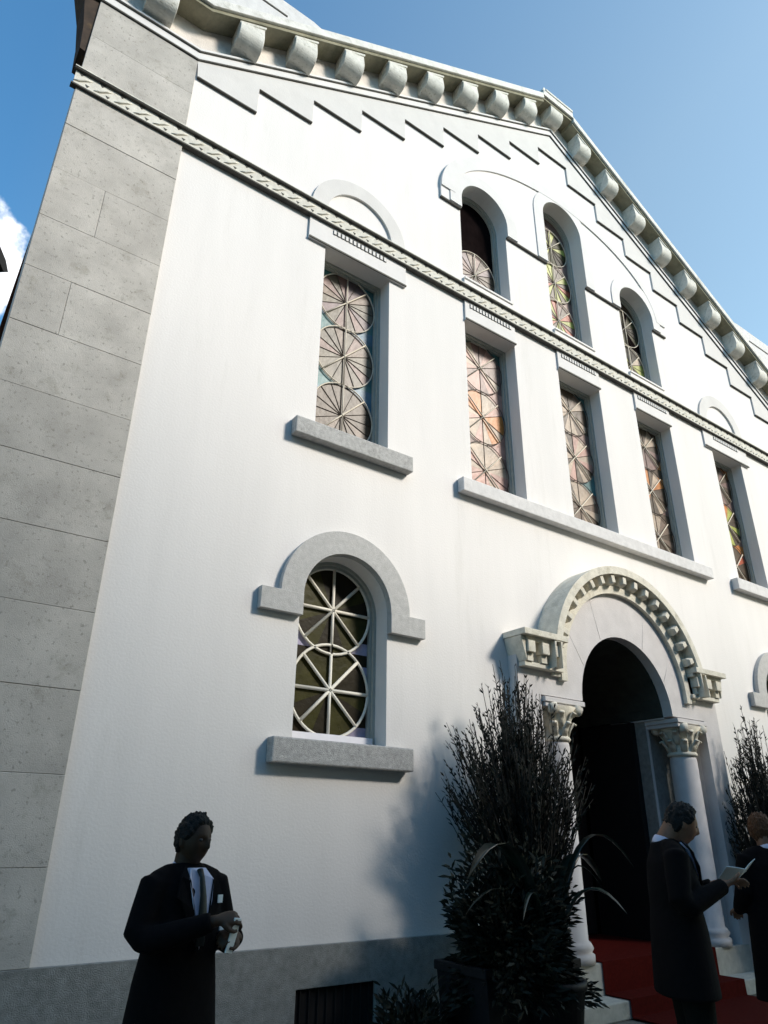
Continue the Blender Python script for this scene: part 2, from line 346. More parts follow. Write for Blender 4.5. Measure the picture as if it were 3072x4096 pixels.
# stepped panel under the rake
zr = lambda x, b: b - .573 * abs(x - XC)
st = []
for k in range(9):
    xa, xb, z = XC - .8 * (8.5 - k), XC - .8 * (7.5 - k), 10.159 + .448 * k
    st += [(xa, z), (xb, z)]
st += [(2 * XC - x, z) for x, z in reversed(st[:-2])]
mb = MB(); poly = st + [(2 * XC - 1.352, 10.42), (XC, 14.335), (1.352, 10.42)]
# drop duplicates
pp = []
for q in poly:
    if not pp or (abs(q[0] - pp[-1][0]) + abs(q[1] - pp[-1][1])) > 1e-4: pp.append(q)
mb.slab(pp, [], -.03, -.001); mb.build('stepped_panel', [M['upper']], bld)
mb = MB()
for k in range(9):
    for sgn in ((1,) if k == 8 else (-1, 1)):
        xa, xb, z = XC - .8 * (8.5 - k), XC - .8 * (7.5 - k), 10.159 + .448 * k
        if sgn > 0 and k < 8: xa, xb = 2 * XC - xb, 2 * XC - xa
        mb = MB(); mb.box(xa + .005, xb, -.036, -.0012, z - .020, z - .0006); mb.build('shadow_strip', [M['shade_line']], bld)  # dark strip paints the shadow line under each step
# raking moulding (two fillets)
def rake(b0, b1, xl=1.352, end=.1):
    lo = [(end, b0 - .573 * (XC - xl)), (xl, b0 - .573 * (XC - xl)), (XC, b0), (2 * XC - xl, b0 - .573 * (XC - xl)), (2 * XC - end, b0 - .573 * (XC - xl))]
    up = [(x, z + b1 - b0) for x, z in lo]
    return lo + list(reversed(up))
mb = MB(); mb.slab(rake(14.333, 14.349), [], -.05, -.001, 1); mb.slab(rake(14.3495, 14.46), [], -.055, -.001); mb.slab(rake(14.4605, 14.475), [], -.07, -.001, 1); mb.slab(rake(14.4755, 14.51), [], -.08, -.001)  # the two thin dark bands are painted shadow lines
mb.build('rake_moulding', [M['relief'], M['shade_line']], bld)
mb = MB(); mb.slab(rake(14.5105, 15.0), [], -.012, -.0005); mb.build('gable_frieze', [M['frieze']], bld)
# cornice: bed mould with soffit, then coping
def corn(lo, hi, y0, y1, fl):
    xs = [-.32, 1.352, XC - fl, XC - fl + .001, XC + fl - .001, XC + fl, 2 * XC - 1.352, 2 * XC + .32]
    def L(b, x): 
        return b - .573 * min(6.828, abs(x - XC)) if abs(x - XC) > fl - .0005 else b - .573 * .25
    l = [(x, L(lo, x)) for x in xs]; u = [(x, L(hi, x)) for x in xs]
    return l + list(reversed(u))
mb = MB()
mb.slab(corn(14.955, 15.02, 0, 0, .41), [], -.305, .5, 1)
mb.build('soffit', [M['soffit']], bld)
mb = MB(); mb.slab(corn(15.0205, 15.17, 0, 0, .43), [], -.345, .5)
mb.build('cornice', [M['cornice']], bld, bevel=.008)
# kneeler blocks on the ends of the gable
for sgn in (-1, 1):
    def X(dx): return XC + sgn * dx
    mb = MB()
    pl = [(X(8.5), 11.265), (X(6.828), 11.265), (X(5.32), 12.13), (X(5.45), 12.16), (X(8.5), 12.16)]
    mb.slab(pl, [], -.335, .45); mb.box(min(X(5.85), X(8.52)), max(X(5.85), X(8.52)), -.345, .4, 11.86, 11.885, 1)
    mb.build('kneeler', [M['stone_light'], M['joint_shade']], bld)
# gable cap block with a small finial stub
mb = MB(); mb.box(XC - .36, XC + .42, -.36, .5, 15.027, 15.085); mb.slab([(XC - .40, 15.0851), (XC - .28, 15.0851), (XC - .30, 15.20), (XC - .34, 15.22)], [], -.30, -.2)
mb.build('gable_cap', [M['cornice']], bld, bevel=.008)
# corbels
def corbel(cx, slope):
    cx += random.uniform(-.008, .008)
    zt = zsof(cx) + .003; W = .17 + random.uniform(-.008, .008)
    prof = [(-.012, 0), (-.29, 0), (-.29, -.05), (-.275, -.052), (-.292, -.10), (-.30, -.16)] + [(-.12 - .18 * math.cos(R(t)), -.215 - .18 * math.sin(R(t))) for t in range(0, 91, 10)] + [(-.012, -.40)]
    vs = []
    for sx in (-1, 1):
        for y, z in prof:
            ww = W + (.014 if z > -.0515 and y < -.2 else 0)
            vs.append((cx + sx * ww, y, zt + (z if z < -.001 else 0) + (-.573 * slope * sx * W if z > -.061 else 0)))
    n = len(prof); fs = [tuple(range(n)), tuple(reversed(range(n, 2 * n)))] + [(i, (i + 1) % n, n + (i + 1) % n, n + i) for i in range(n)]
    m = MB(); m.add(vs, fs); return m.build('corbel', [M['corbel']], bld, bevel=.008)
cx0 = XC - .02
for k in range(-8, 9): corbel(cx0 + .783 * k, 0 if abs(k) == 0 else (1 if k > 0 else -1))
for x in (.79, 2 * XC - .79, -.12): corbel(x, 0)
# dark coved side eave
for sgn in (-1, 1):
    prof = [(0, 9.52), (-.075, 9.54), (-.10, 9.9), (-.16, 10.3), (-.26, 10.7), (-.42, 11.02), (-.42, 11.2), (0, 11.2)]
    x0 = XC + sgn * 8.0
    mb = MB(); mb.slab([(x0 - sgn * p[0] * 1.0 if sgn > 0 else x0 + p[0], p[1]) for p in prof], [], -.012, .34)
    mb.build('side_eave', [M['brown']], bld)
# ------------------------------------------------------------------ windows
def clip_half(poly, nx, nz, d):
    o = []
    for i in range(len(poly)):
        a, b = poly[i], poly[(i + 1) % len(poly)]; da = a[0] * nx + a[1] * nz - d; db = b[0] * nx + b[1] * nz - d
        if da <= 0: o.append(a)
        if da * db < 0: t = da / (da - db); o.append((a[0] + t * (b[0] - a[0]), a[1] + t * (b[1] - a[1])))
    return o
def window(cx, half, z0, z1, arch_top, centers, r, pal, span, seed, rail=False, bar='bar', bold=False, lattice=False):
    """frame, then stained glass of stacked spoked circles; z1 = top, or springing of the arch"""
    rnd = random.Random(seed)
    yf = .20
    def outline(d):
        if arch_top: return arch(cx, half - d, z0 + d, z1, 24)
        return [(cx - half + d, z0 + d), (cx + half - d, z0 + d), (cx + half - d, z1 - d), (cx - half + d, z1 - d)]
    fr = MB(); fr.slab(outline(.001), [outline(.035)], yf, .44); fr.slab(outline(.036), [outline(.066)], yf + .03, .40)
    W = fr.build('window', [M['frame']], bld)
    if rail:
        rl = MB(); rl.box(cx - half + .04, cx + half - .04, yf - .02, yf + .034, z0 + .015, z0 + .085); rl.build('bottom_rail', [M['white_rail']], W)
    d = .066; keys = list(G.keys()); mats = [G[k] for k in keys]; gl = MB(); yg = .275
    # spandrels behind
    nb = 14; zt = (z1 + half - d) if arch_top else z1 - d; zbm = z0 + d
    for i in range(nb):
        a, b = zbm + (zt - zbm) * i / nb, zbm + (zt - zbm) * (i + 1) / nb
        for sx in (-1, 1):
            ws = half - d
            if arch_top and a > z1 - .001:
                continue
            k = rnd.choice(span); x0, x1 = sorted((cx, cx + sx * ws)); b2 = min(b, z1) if arch_top else b
            gl.add([(x0, yg, a), (x1, yg, a), (x1, yg, b2), (x0, yg, b2)], [(0, 1, 2, 3)], keys.index(k))
    if arch_top:
        o = [(cx + (half - d) * math.cos(PI * i / 24), z1 + (half - d) * math.sin(PI * i / 24)) for i in range(25)]
        gl.add([(x, yg + .001, z) for x, z in o], [tuple(range(25))], keys.index(span[0]))
    ld = MB(); br = MB(); wd = half - d
    def inside(x, z):
        if abs(x - cx) > wd or z < zbm: return False
        if arch_top and z > z1: return (x - cx) ** 2 + (z - z1) ** 2 <= (wd + .01) ** 2
        return z <= zt
    for ci, zc in enumerate(centers):
        p = pal[min(ci, len(pal) - 1)]; rr = r
        for s in range(16):
            a0, a1 = 2 * PI * s / 16, 2 * PI * (s + 1) / 16; arc = [(cx, zc)] + [(cx + rr * math.cos(a0 + (a1 - a0) * t / 4), zc + rr * math.sin(a0 + (a1 - a0) * t / 4)) for t in range(5)]
            for nx, nz, dd in ((1, 0, cx + wd), (-1, 0, -cx + wd), (0, -1, -zbm), (0, 1, zt)): arc = clip_half(arc, nx, nz, dd)
            if len(arc) > 2: gl.add([(x, yg - .006 - .001 * (s % 2), z) for x, z in arc], [tuple(range(len(arc)))], keys.index(rnd.choice(p)))
        for s in range(16):
            a = 2 * PI * s / 16 + PI / 2; thick = (s % 2 == 0) if bold else s in (0, 8, 6, 14); e = rr
            if bold and not thick: continue
            if lattice: thick = s in (2, 6, 10, 14)
            if lattice and s in (1, 7, 9, 15, 4, 12): continue
            while e > .05 and not inside(cx + e * math.cos(a), zc + e * math.sin(a)): e -= .01
            (br if thick else ld).tube([(cx, yg - (.030 if thick else .012), zc), (cx + e * math.cos(a), yg - (.030 if thick else .012), zc + e * math.sin(a))], .018 if bold else (.010 if thick else .0036), 6, ref=(0, 1, 0))
        run = []
        for s in range(49):
            a = 2 * PI * s / 48; q = (cx + rr * math.cos(a), zc + rr * math.sin(a))
            if inside(*q): run.append((q[0], yg - .028, q[1]))
            else:
                if len(run) > 1: (ld if lattice else br).tube(run, .016 if bold else (.006 if lattice else .009), 6, ref=(0, 1, 0))
                run = []
        if len(run) > 1: (ld if lattice else br).tube(run, .016 if bold else (.006 if lattice else .009), 6, ref=(0, 1, 0))
        br.ell((cx, yg - .035, zc), (.020, .012, .020), 8, 6)
    gl.build('stained_glass', mats, W, weld=False)
    br.build('glazing_bars', [M[bar]], W); ld.build('lead_lines', [M['lead']], W)
    return W
TAN = ['tan', 'tan', 'rose', 'grey', 'mauve', 'grey']
wz = [6.345, 7.215, 8.075]
window(rects[0][0], rects[0][1], 5.865, 8.55, False, wz, .437, [['umber', 'umber', 'tan', 'umber'], ['tan', 'rose', 'grey', 'grey'], ['rose', 'tan', 'mauve', 'grey']], ['aqua', 'blue', 'aqua'], 1)
window(rects[1][0], rects[1][1], 5.865, 8.55, False, wz, .437, [['pink', 'cream', 'cream'], ['cream', 'pink', 'orange', 'cream'], ['cream', 'cream', 'pink', 'rose']], ['aqua', 'rose', 'pink'], 2, lattice=True)
window(rects[2][0], rects[2][1], 5.865, 8.55, False, wz, .437, [['cream', 'cream', 'umber', 'tan'], ['cream', 'pink', 'umber', 'cream'], ['cream', 'tan', 'umber', 'cream']], ['aqua', 'umber', 'rose'], 3, lattice=True)
window(rects[3][0], rects[3][1], 5.865, 8.55, False, wz, .437, [['umber', 'tan', 'cream'], ['orange', 'umber', 'cream'], ['cream', 'umber', 'rose']], ['umber', 'orange', 'rose'], 4, lattice=True)
window(rects[4][0], rects[4][1], 5.865, 8.55, False, wz, .437, [['umber', 'red', 'orange'], ['lime', 'umber', 'orange'], ['rose', 'umber', 'dolive']], ['umber', 'orange', 'rose'], 5, lattice=True)
uz = [9.87, 10.72]
window(ups[0][0], .503, 9.425, 10.97, True, [9.88], .437, [['rose', 'tan', 'mauve', 'umber']], ['black'], 6)
window(ups[1][0], .503, 9.425, 11.92, True, [9.95, 10.80, 11.65], .42, [['lime', 'red', 'umber', 'rose'], ['red', 'rose', 'lime', 'umber'], ['lime', 'dolive', 'olive']], ['rose', 'umber'], 7)
window(ups[2][0], .503, 9.425, 10.97, True, uz[:1] + [10.74], .425, [['lime', 'umber', 'cream', 'dolive'], ['black', 'dolive', 'olive']], ['umber', 'black'], 8)
for i, (x, h, zs, zb, n) in enumerate(lows):
    window(x, h, 2.527, zs, True, [3.05, 3.885], .465, [['olive', 'olive', 'dolive', 'dolive'], ['olive', 'dolive', 'olive']], ['dolive', 'dolive', 'lilac'], 9 + i, rail=True, bar='bar_pale', bold=True)
# ------------------------------------------------------------------ portal
slabo = [(XC - 2.06, ZG), (XC - 1.69, ZG), (XC - 1.69, 3.262)] + [(XC - .94, 3.262)] + [(XC - .94 * math.cos(PI * i / 28), 3.262 + .95 * math.sin(PI * i / 28)) for i in range(1, 28)] + [(XC + .94, 3.262), (XC + 1.69, 3.262), (XC + 1.69, ZG), (XC + 2.06, ZG), (XC + 2.06, 3.86)]
slabo += [(XC + 1.4 * math.cos(PI * i / 28), 3.6 + 1.4 * math.sin(PI * i / 28)) for i in range(2, 27)] + [(XC - 2.06, 3.86)]
mb = MB(); mb.slab(slabo, [], -.15, -.001)
portal = mb.build('portal_surround', [M['portal']], bld)
# joints between the voussoirs, cut as thin dark lines
for a in (28, 62, 118, 152):
    mb = MB()
    c_, s_ = math.cos(R(a)), math.sin(R(a)); p0 = Vector((XC + .96 * c_, -.1505, 3.262 + .97 * s_)); p1 = Vector((XC + 1.26 * c_, -.1505, 3.56 + 1.27 * s_))
    mb.tube([p0, p1], .003, 4, ref=(0, 1, 0))
    mb.build('mortar_joint', [M['stone_light']], portal)
# ring of the hood, stepped mouldings + blocks
mb = MB()
mb.slab(ring(XC, 1.25, 1.36, 3.56, 48, zb=3.46), [], -.215, -.151)
mb.slab(ring(XC, 1.361, 1.49, 3.56, 48, zb=3.5), [], -.20, -.001)
mb.slab(ring(XC, 1.491, 1.60, 3.56, 48, zb=3.88), [], -.36, -.001)
mb.build('portal_hood', [M['portal_trim']], portal, bevel=.006)
for i in range(17):
    a = PI * (i + .5 + .5) / 18; c_, s_ = math.cos(a), math.sin(a); m_ = MB()
    t = Vector((-s_, 0, c_)); n_ = Vector((c_, 0, s_)); c0 = Vector((XC, 0, 3.56)) + n_ * 1.425
    if c0.z < 3.9: continue
    vs = []
    for y, w0, hh in ((-.19, .055, .066), (-.29, .055, .066), (-.335, .035, .05)):
        for sa, sb in ((-1, -1), (1, -1), (1, 1), (-1, 1)): vs.append(c0 + t * sa * w0 + n_ * sb * hh + Vector((0, y, 0)))
    m_.add(vs, [(0, 1, 2, 3), (8, 9, 10, 11)] + [(k * 4 + i2, k * 4 + (i2 + 1) % 4, k * 4 + 4 + (i2 + 1) % 4, k * 4 + 4 + i2) for k in (0, 1) for i2 in range(4)])
    m_.build('dentil', [M['portal_trim']], portal, bevel=.006)
# horizontal returns of the hood at both sides
for sgn in (-1, 1):
    xa, xb = sorted((XC + sgn * 1.36, XC + sgn * 2.12)); xc2, xd = sorted((XC + sgn * 1.36, XC + sgn * 2.03))
    m_ = MB(); m_.box(xa, xb, -.37, -.0015, 3.89, 3.965); m_.box(xc2, xd, -.30, -.0015, 3.84, 3.889); m_.box(xc2, xd, -.20, -.0015, 3.60, 3.839); m_.box(xc2, xd, -.25, -.0015, 3.545, 3.599)
    for x in (.12, .36, .60): 
        xx = XC + sgn * (1.36 + x); m_.box(xx - .06, xx + .06, -.32, -.201, 3.70, 3.838); m_.box(xx - .04, xx + .06, -.27, -.201, 3.602, 3.699)
    m_.slab([(XC + sgn * 2.031, 3.60), (XC + sgn * 2.031, 3.888), (XC + sgn * 2.11, 3.888), (XC + sgn * 2.07, 3.72)], [], -.29, -.01)
    m_.build('hood_return', [M['portal_trim']], portal, bevel=.008)
# niches, inner jambs, barrel, doors
for sgn in (-1, 1):
    mb = MB()
    xa, xb = sorted((XC + sgn * 1.06, XC + sgn * 1.689)); mb.box(xa, xb, .34, .9, ZG, 3.2405, 1)
    xa, xb = sorted((XC + sgn * .96, XC + sgn * 1.0595)); mb.box(xa, xb, .33, .50, ZG, 3.2405, 1)  # darker stone puts the doorway's shade into the jamb colour
    xa, xb = sorted((XC + sgn * .975, XC + sgn * 1.02)); mb.box(xa, xb, .322, .3295, ZG, 3.2405)  # pale strip paints the sunlit edge of the jamb
    xa, xb = sorted((XC + sgn * .86, XC + sgn * 1.0595)); mb.box(xa, xb, .501, 1.4, ZG, 3.2405, 2)  # near-black colour stands in for the unlit depth of the doorway
    xa, xb = sorted((XC + sgn * .94, XC + sgn * 1.689)); mb.box(xa, xb, .0, .9, 3.2405, 3.26)
    mb.build('inner_jamb', [M['portal'], M['plinth'], M['dark']], portal)
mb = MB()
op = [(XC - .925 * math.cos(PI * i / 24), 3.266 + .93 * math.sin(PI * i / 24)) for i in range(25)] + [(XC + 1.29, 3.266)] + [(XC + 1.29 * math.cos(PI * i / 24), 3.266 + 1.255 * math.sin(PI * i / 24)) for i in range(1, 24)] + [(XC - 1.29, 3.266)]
mb.slab(op, [], .004, 1.9); mb.build('barrel_arch', [M['vault']], portal)  # lining coloured near-black to paint the shaded underside of the arch
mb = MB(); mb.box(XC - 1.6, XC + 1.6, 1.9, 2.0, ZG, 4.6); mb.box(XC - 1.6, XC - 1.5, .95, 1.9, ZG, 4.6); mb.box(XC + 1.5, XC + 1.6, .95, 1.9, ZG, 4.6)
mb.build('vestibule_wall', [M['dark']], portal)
for sgn in (-1, 1):
    m_ = MB(); xa, xb = sorted((XC + sgn * .01, XC + sgn * .85)); m_.box(xa, xb, 1.45, 1.5, .52, 3.3)
    for z0 in (.65, 1.5, 2.4): m_.box(xa + .12, xb - .12, 1.435, 1.449, z0, z0 + .7)
    m_.build('door', [M['wood']], portal, bevel=.01)
# engaged columns with leafy capitals
for sgn in (-1, 1):
    cx, cy = XC + sgn * 1.32, .04
    m_ = MB(); m_.lathe((cx, cy), [(0, .5), (.24, .5), (.24, .58), (.21, .60), (.235, .64), (.21, .69), (.185, .71), (.18, 2.7), (.165, 2.79), (0, 2.79)], 28)
    col = m_.build('column', [M['portal']], portal)
    m_ = MB(); m_.lathe((cx, cy), [(0, 2.76), (.19, 2.76), (.205, 2.785), (.19, 2.81), (.175, 2.82), (.18, 2.9), (.22, 3.05), (.30, 3.15), (0, 3.15)], 24)
    for lv, (r0, z0, hh, n, of) in enumerate(((.18, 2.82, .15, 8, 0), (.20, 2.92, .17, 8, .39))):
        for k in range(n):
            a = 2 * PI * k / n + of; d = Vector((math.cos(a), math.sin(a), 0)); c = Vector((cx, cy, z0))
            m_.tube([c + d * r0, c + d * (r0 + .02) + Vector((0, 0, hh * .5)), c + d * (r0 + .075) + Vector((0, 0, hh)), c + d * (r0 + .10) + Vector((0, 0, hh * .85))], [(.045, .012), (.055, .015), (.045, .018), (.02, .015)], 8, ref=d)
    for a in (45, 135, 225, 315):
        d = Vector((math.cos(R(a)), math.sin(R(a)), 0)); c = Vector((cx, cy, 3.12)) + d * .31
        t = d.cross(Vector((0, 0, 1))); m_.tube([c - t * .055, c + t * .055], .062, 14, ref=(0, 0, 1))
    m_.build('capital', [M['portal_trim']], col)
    m_ = MB(); m_.box(cx - .355, cx + .355, -.20, .339, 3.182, 3.239); m_.box(cx - .335, cx + .335, -.18, .339, 3.13, 3.181); m_.build('abacus', [M['portal']], col, bevel=.006)
# ------------------------------------------------------------------ steps, carpet, ground
steps = empty('entrance_steps', 'stone entrance steps below the arched doorway, under the red carpet', 'steps', (XC, -.3, ZG))
def stp(x0, x1, y0, y1, z0, z1):
    m_ = MB(); m_.box(x0 - XC, x1 - XC, y0 + .3, y1 + .3, z0 - ZG, z1 - ZG); return m_.build('step', [M['step']], steps, bevel=.012)
stp(6.35, 10.01, -.16, -.1515, ZG, .5); 
stp(XC - 1.68, XC + 1.68, -.151, 1.44, ZG, .499)
stp(6.35, 10.01, -.47, -.161, ZG, .21)
mb = MB(); cl, cr = 7.08, 9.22
path = [(1.43, .506), (-.172, .506), (-.174, .225), (-.176, .218), (-.482, .218), (-.486, .075), (-.49, .062), (-9, .062)]
n = len(path); vs = []
for dz in (0, .008):
    for x in (cl, cr):
        for y, z in path: vs.append((x, y - (dz if 0 else 0), z + dz))
def idx(l, s, i): return l * 2 * n + s * n + i
fs = []
for i in range(n - 1):
    fs += [(idx(1, 0, i), idx(1, 1, i), idx(1, 1, i + 1), idx(1, 0, i + 1)), (idx(0, 0, i), idx(0, 0, i + 1), idx(0, 1, i + 1), idx(0, 1, i)),
           (idx(0, 0, i), idx(1, 0, i), idx(1, 0, i + 1), idx(0, 0, i + 1)), (idx(0, 1, i), idx(0, 1, i + 1), idx(1, 1, i + 1), idx(1, 1, i))]
mb.add(vs, fs); tag(mb.build('carpet', [M['carpet']]), 'red carpet running down the entrance steps onto the pavement', 'carpet')
mb = MB(); mb.add([(-600, -600, ZG - .002), (600, -600, ZG - .002), (600, 600, ZG - .002), (-600, 600, ZG - .002)], [(0, 1, 2, 3)])
tag(mb.build('pavement', [M['paving']]), kind='structure')
# ------------------------------------------------------------------ unseen block added across the street, roofline shaped to shade the lower left
nb = empty('added_light_blocker', 'long gabled block out of view, added to shade the white facade', 'building', (11, -17.5, ZG))
mb = MB(); gw = 10.5; pk = 21.8
pk = 19.0; gr_ = 17; mb.slab([(-gw, 0), (gr_, 0), (gr_, 15.6), (9, 15.9), (5, 15.3), (-.5, pk), (-gw, 15.5)], [], -10, 0); mb.build('wall', [M['brick']], nb)  # body of the added unseen block
mb = MB(); mb.slab([(-gw - .3, 15.4), (-.5, pk + .05), (5, 15.35), (9, 15.95), (gr_ + .3, 15.62), (gr_ + .3, 15.8), (9, 16.12), (5, 15.52), (-.5, pk + .25), (-gw - .3, 15.6)], [], -10.3, .3); mb.build('roof', [M['roof']], nb)  # roof of the added unseen block
for fl in range(4):
    for k in range(-4, 7):
        if 2 + fl * 3.2 + 1.8 < 15.0:
            m_ = MB(); m_.slab([(k * 2.2 - .5, 1.6 + fl * 3.2), (k * 2.2 + .5, 1.6 + fl * 3.2), (k * 2.2 + .5, 3.2 + fl * 3.2), (k * 2.2 - .5, 3.2 + fl * 3.2)], [[(k * 2.2 - .42, 1.68 + fl * 3.2), (k * 2.2 + .42, 1.68 + fl * 3.2), (k * 2.2 + .42, 3.12 + fl * 3.2), (k * 2.2 - .42, 3.12 + fl * 3.2)]], .003, .06)
            W = m_.build('window', [M['frame']], nb); m_ = MB(); m_.box(k * 2.2 - .42, k * 2.2 + .42, .004, .02, 1.68 + fl * 3.2, 3.12 + fl * 3.2); m_.build('pane', [G['black']], W)  # windows of the added unseen block
nb2 = empty('added_light_blocker', 'long flat-roofed block out of view on the left, added to block sky light', 'building', (-11.5, -16, ZG))  # unseen, added to cut sky light from the left
mb = MB(); mb.box(-13, 11.4, -10, 0, 0, 13); mb.build('wall', [M['brick']], nb2); mb = MB(); mb.box(-13.2, 11.6, -10.2, .25, 13.001, 13.4); mb.build('roof', [M['joint']], nb2)  # body and roof of the added unseen block
for fl in range(3):
    for k in range(9):
        m_ = MB(); x0 = -11.6 + k * 2.6; z0 = 1.4 + fl * 3.5; m_.slab([(x0, z0), (x0 + 1.1, z0), (x0 + 1.1, z0 + 1.8), (x0, z0 + 1.8)], [[(x0 + .08, z0 + .08), (x0 + 1.02, z0 + .08), (x0 + 1.02, z0 + 1.72), (x0 + .08, z0 + 1.72)]], .003, .06)
        W = m_.build('window', [M['frame']], nb2); m_ = MB(); m_.box(x0 + .08, x0 + 1.02, .004, .02, z0 + .08, z0 + 1.72); m_.build('pane', [G['black']], W)  # windows of the added unseen block
# neighbour's eave tip, far left
nh = empty('neighbour_house', 'dark eave tip of the neighbouring house at the left edge', 'building', (.21, 11.4, ZG)); nh.rotation_euler = (0, 0, R(50))
mb = MB(); mb.slab([(-14, 0), (-1.4, 0), (-1.4, 15.2), (-8, 18), (-14, 14.8)], [], .6, 9); mb.build('wall', [M['brick']], nh)
mb = MB(); mb.slab([(-8, 18.9), (-.20, 15.25), (0, 15.03), (-.16, 14.90), (-1.2, 15.35), (-8, 18.4), (-14.6, 14.9), (-14.6, 15.2)], [], 0, 9.3); mb.build('roof', [M['dark']], nh)
# ------------------------------------------------------------------ people
def head_fn(v):
    x, y, z = v.x * .076, v.y * .096, v.z * .118
    if v.z < 0: x *= 1 - .33 * (-v.z) ** 1.6; 
    if v.z < 0 and v.y < 0: y *= 1 - .10 * (-v.z) ** 2
    if v.z < -.1 and v.y > 0: y *= 1 - .25 * min(1, -v.z)
    if v.y < 0:
        g = lambda cx, cz, sx, sz: math.exp(-((v.x - cx) / sx) ** 2 - ((v.z - cz) / sz) ** 2)
        y -= .026 * g(0, -.22, .13, .14) + .014 * g(0, .0, .10, .16) + .007 * g(0, -.55, .26, .08) + .009 * g(0, -.86, .3, .12)
        y += .011 * g(.38, .06, .2, .12) + .011 * g(-.38, .06, .2, .12) + .004 * g(0, -.42, .3, .05)
        y -= .005 * g(.35, .22, .25, .07) + .005 * g(-.35, .22, .25, .07)
    return Vector((x, y, z))
def hand(mb, wrist, d, nrm, curl, thumb_side):
    """d = direction of the fingers, nrm = back of the hand"""
    w = Vector(wrist); d = Vector(d).normalized(); nrm = Vector(nrm); nrm = (nrm - d * nrm.dot(d)).normalized(); s = d.cross(nrm) * thumb_side
    mb.tube([w - d * .03, w, w + d * .03, w + d * .065, w + d * .088], [(.026, .021), (.027, .020), (.038, .017), (.042, .015), (.038, .012)], 14, ref=nrm)
    for k, (off, L) in enumerate(((.030, .070), (.010, .078), (-.010, .073), (-.030, .058))):
        p = w + d * .078 + s * off; a = 0; pts = [p]; dirv = d
        for j, q in enumerate((.45, .32, .25)):
            a += curl * (.6, 1.0, .7)[j] * (1 + .12 * k); dirv = d * math.cos(a) - nrm * math.sin(a); pts.append(pts[-1] + dirv * L * q)
        mb.tube(pts, [.0095, .009, .008, .0065], 8, ref=nrm)
        mb.ell(pts[-1], (.0068,) * 3, 8, 6); 
    p = w + d * .022 + s * .030
    mb.tube([p, p + s * .022 + d * .022 - nrm * .012, p + s * .026 + d * .048 - nrm * .024, p + s * .018 + d * .068 - nrm * .03], [.014, .012, .010, .008], 8, ref=nrm)
def person(label, loc, rz, H, hands, elbows, skin, hairm, fwd=0, headturn=0, nod=0, hair_len=0, coat=.86, bulk=1.0, suit='suit', stance=.11, fdirs=None, curl=.6, female=False):
    k = H / 1.75
    S = lambda *a: Vector(a)
    sh = [S(-.178, .01, 1.405), S(.178, .01, 1.405)]
    body = MB()
    hc = S(0, -.022 - fwd, 1.612 - fwd * .3); hr = Matrix.Rotation(R(headturn), 3, 'Z') @ Matrix.Rotation(R(nod), 3, 'X')
    body.ell(hc, None, 44, 34, fn=lambda v: hr @ head_fn(v))
    for sx in (-1, 1):
        body.ell(hc + hr @ S(sx * .077, .012, -.005), (.010, .02, .032), 10, 8)
    body.tube([S(0, .03, 1.40), S(0, .02, 1.48), S(0, .01 - fwd * .6, 1.555), S(0, .012 - fwd, 1.61)], [(.085, .075), (.068, .066), (.063, .066), (.055, .06)], 20, ref=(0, 1, 0))
    body.tube([S(0, 0, .84), S(0, 0, .95), S(0, 0, 1.1), S(0, -.005, 1.28), S(0, 0, 1.40), S(0, .015, 1.46)], [(.155, .10), (.165, .115), (.145, .105), (.175, .115), (.185, .10), (.09, .07)], 28, ref=(0, 1, 0))
    for i, sx in enumerate((-1, 1)):
        h = S(*hands[i]); e = S(*elbows[i])
        body.tube([sh[i] + S(-sx * .04, 0, .0), sh[i], (sh[i] + e) / 2, sh[i] * .25 + e * .75, e * .78 + (sh[i] + h) * .11, e * .75 + h * .25, (e * .45 + h * .55), h], [.055, .054, .046, .041, .039, .038, .036, .026], 16)
        fd, fn_ = fdirs[i] if fdirs else ((h - e), (0, 0, 1))
        hand(body, h, fd, fn_, curl, -sx if fn_[2] >= 0 else sx)
        x = sx * stance
        body.tube([S(sx * .085, 0, .90), S(x * .95, -.01, .70), S(x, -.01, .49), S(x, .01, .3), S(x, .02, .09)], [.088, .075, .055, .053, .038], 18)
        body.tube([S(x, .05, .05), S(x, -.04, .045), S(x * 1.08, -.14, .03), S(x * 1.1, -.19, .025)], [.038, .042, .045, .03], 12, flat=.65)
    for mbx in (body,): mbx.v = [tuple(Vector(v) * k) for v in mbx.v]
    root = body.build('person', [skin], None, remesh=.0065, smooth_it=2)
    root.location = loc; root.rotation_euler = (0, 0, R(rz)); tag(root, label, 'person')
    def part(name, mb, mats, **kw):
        mb.v = [tuple(Vector(v) * k) for v in mb.v]; return mb.build(name, mats, root, **kw)
    for sx in (-1, 1):
        e = MB(); e.ell(hc + hr @ S(sx * .029, -.077, .008), (.012, .010, .009), 12, 8); part('eye', e, [M['eye']])
    # hair: the head's own surface, swollen where hair grows
    def hf(v):
        p = head_fn(v); n = v.normalized(); line = .34 + .55 * max(0, -v.y - .25) - .75 * max(0, abs(v.x) - .45) - (.75 if v.y > .0 else 0) * min(1, (v.y) * 2.2) - hair_len * (1 if v.y > -.35 else .2)
        t = max(0, min(1, (v.z - line) * 7)); wv = noise.noise(Vector((v.x * 5, v.y * 5, v.z * 3))) * .5 + noise.noise(v * 9) * .6 + noise.noise(v * 22) * .35
        return p + n * (-.010 + t * (.020 + .019 * wv + .006 * max(0, v.z)))
    h_ = MB(); h_.ell(hc, None, 64, 48, fn=lambda v: hr @ hf(v)); part('hair', h_, [hairm])
    # trousers
    tr = MB(); tr.tube([S(0, .0, .80), S(0, 0, .90), S(0, 0, 1.0)], [(.165, .115), (.178, .125), (.165, .12)], 28, ref=(0, 1, 0))
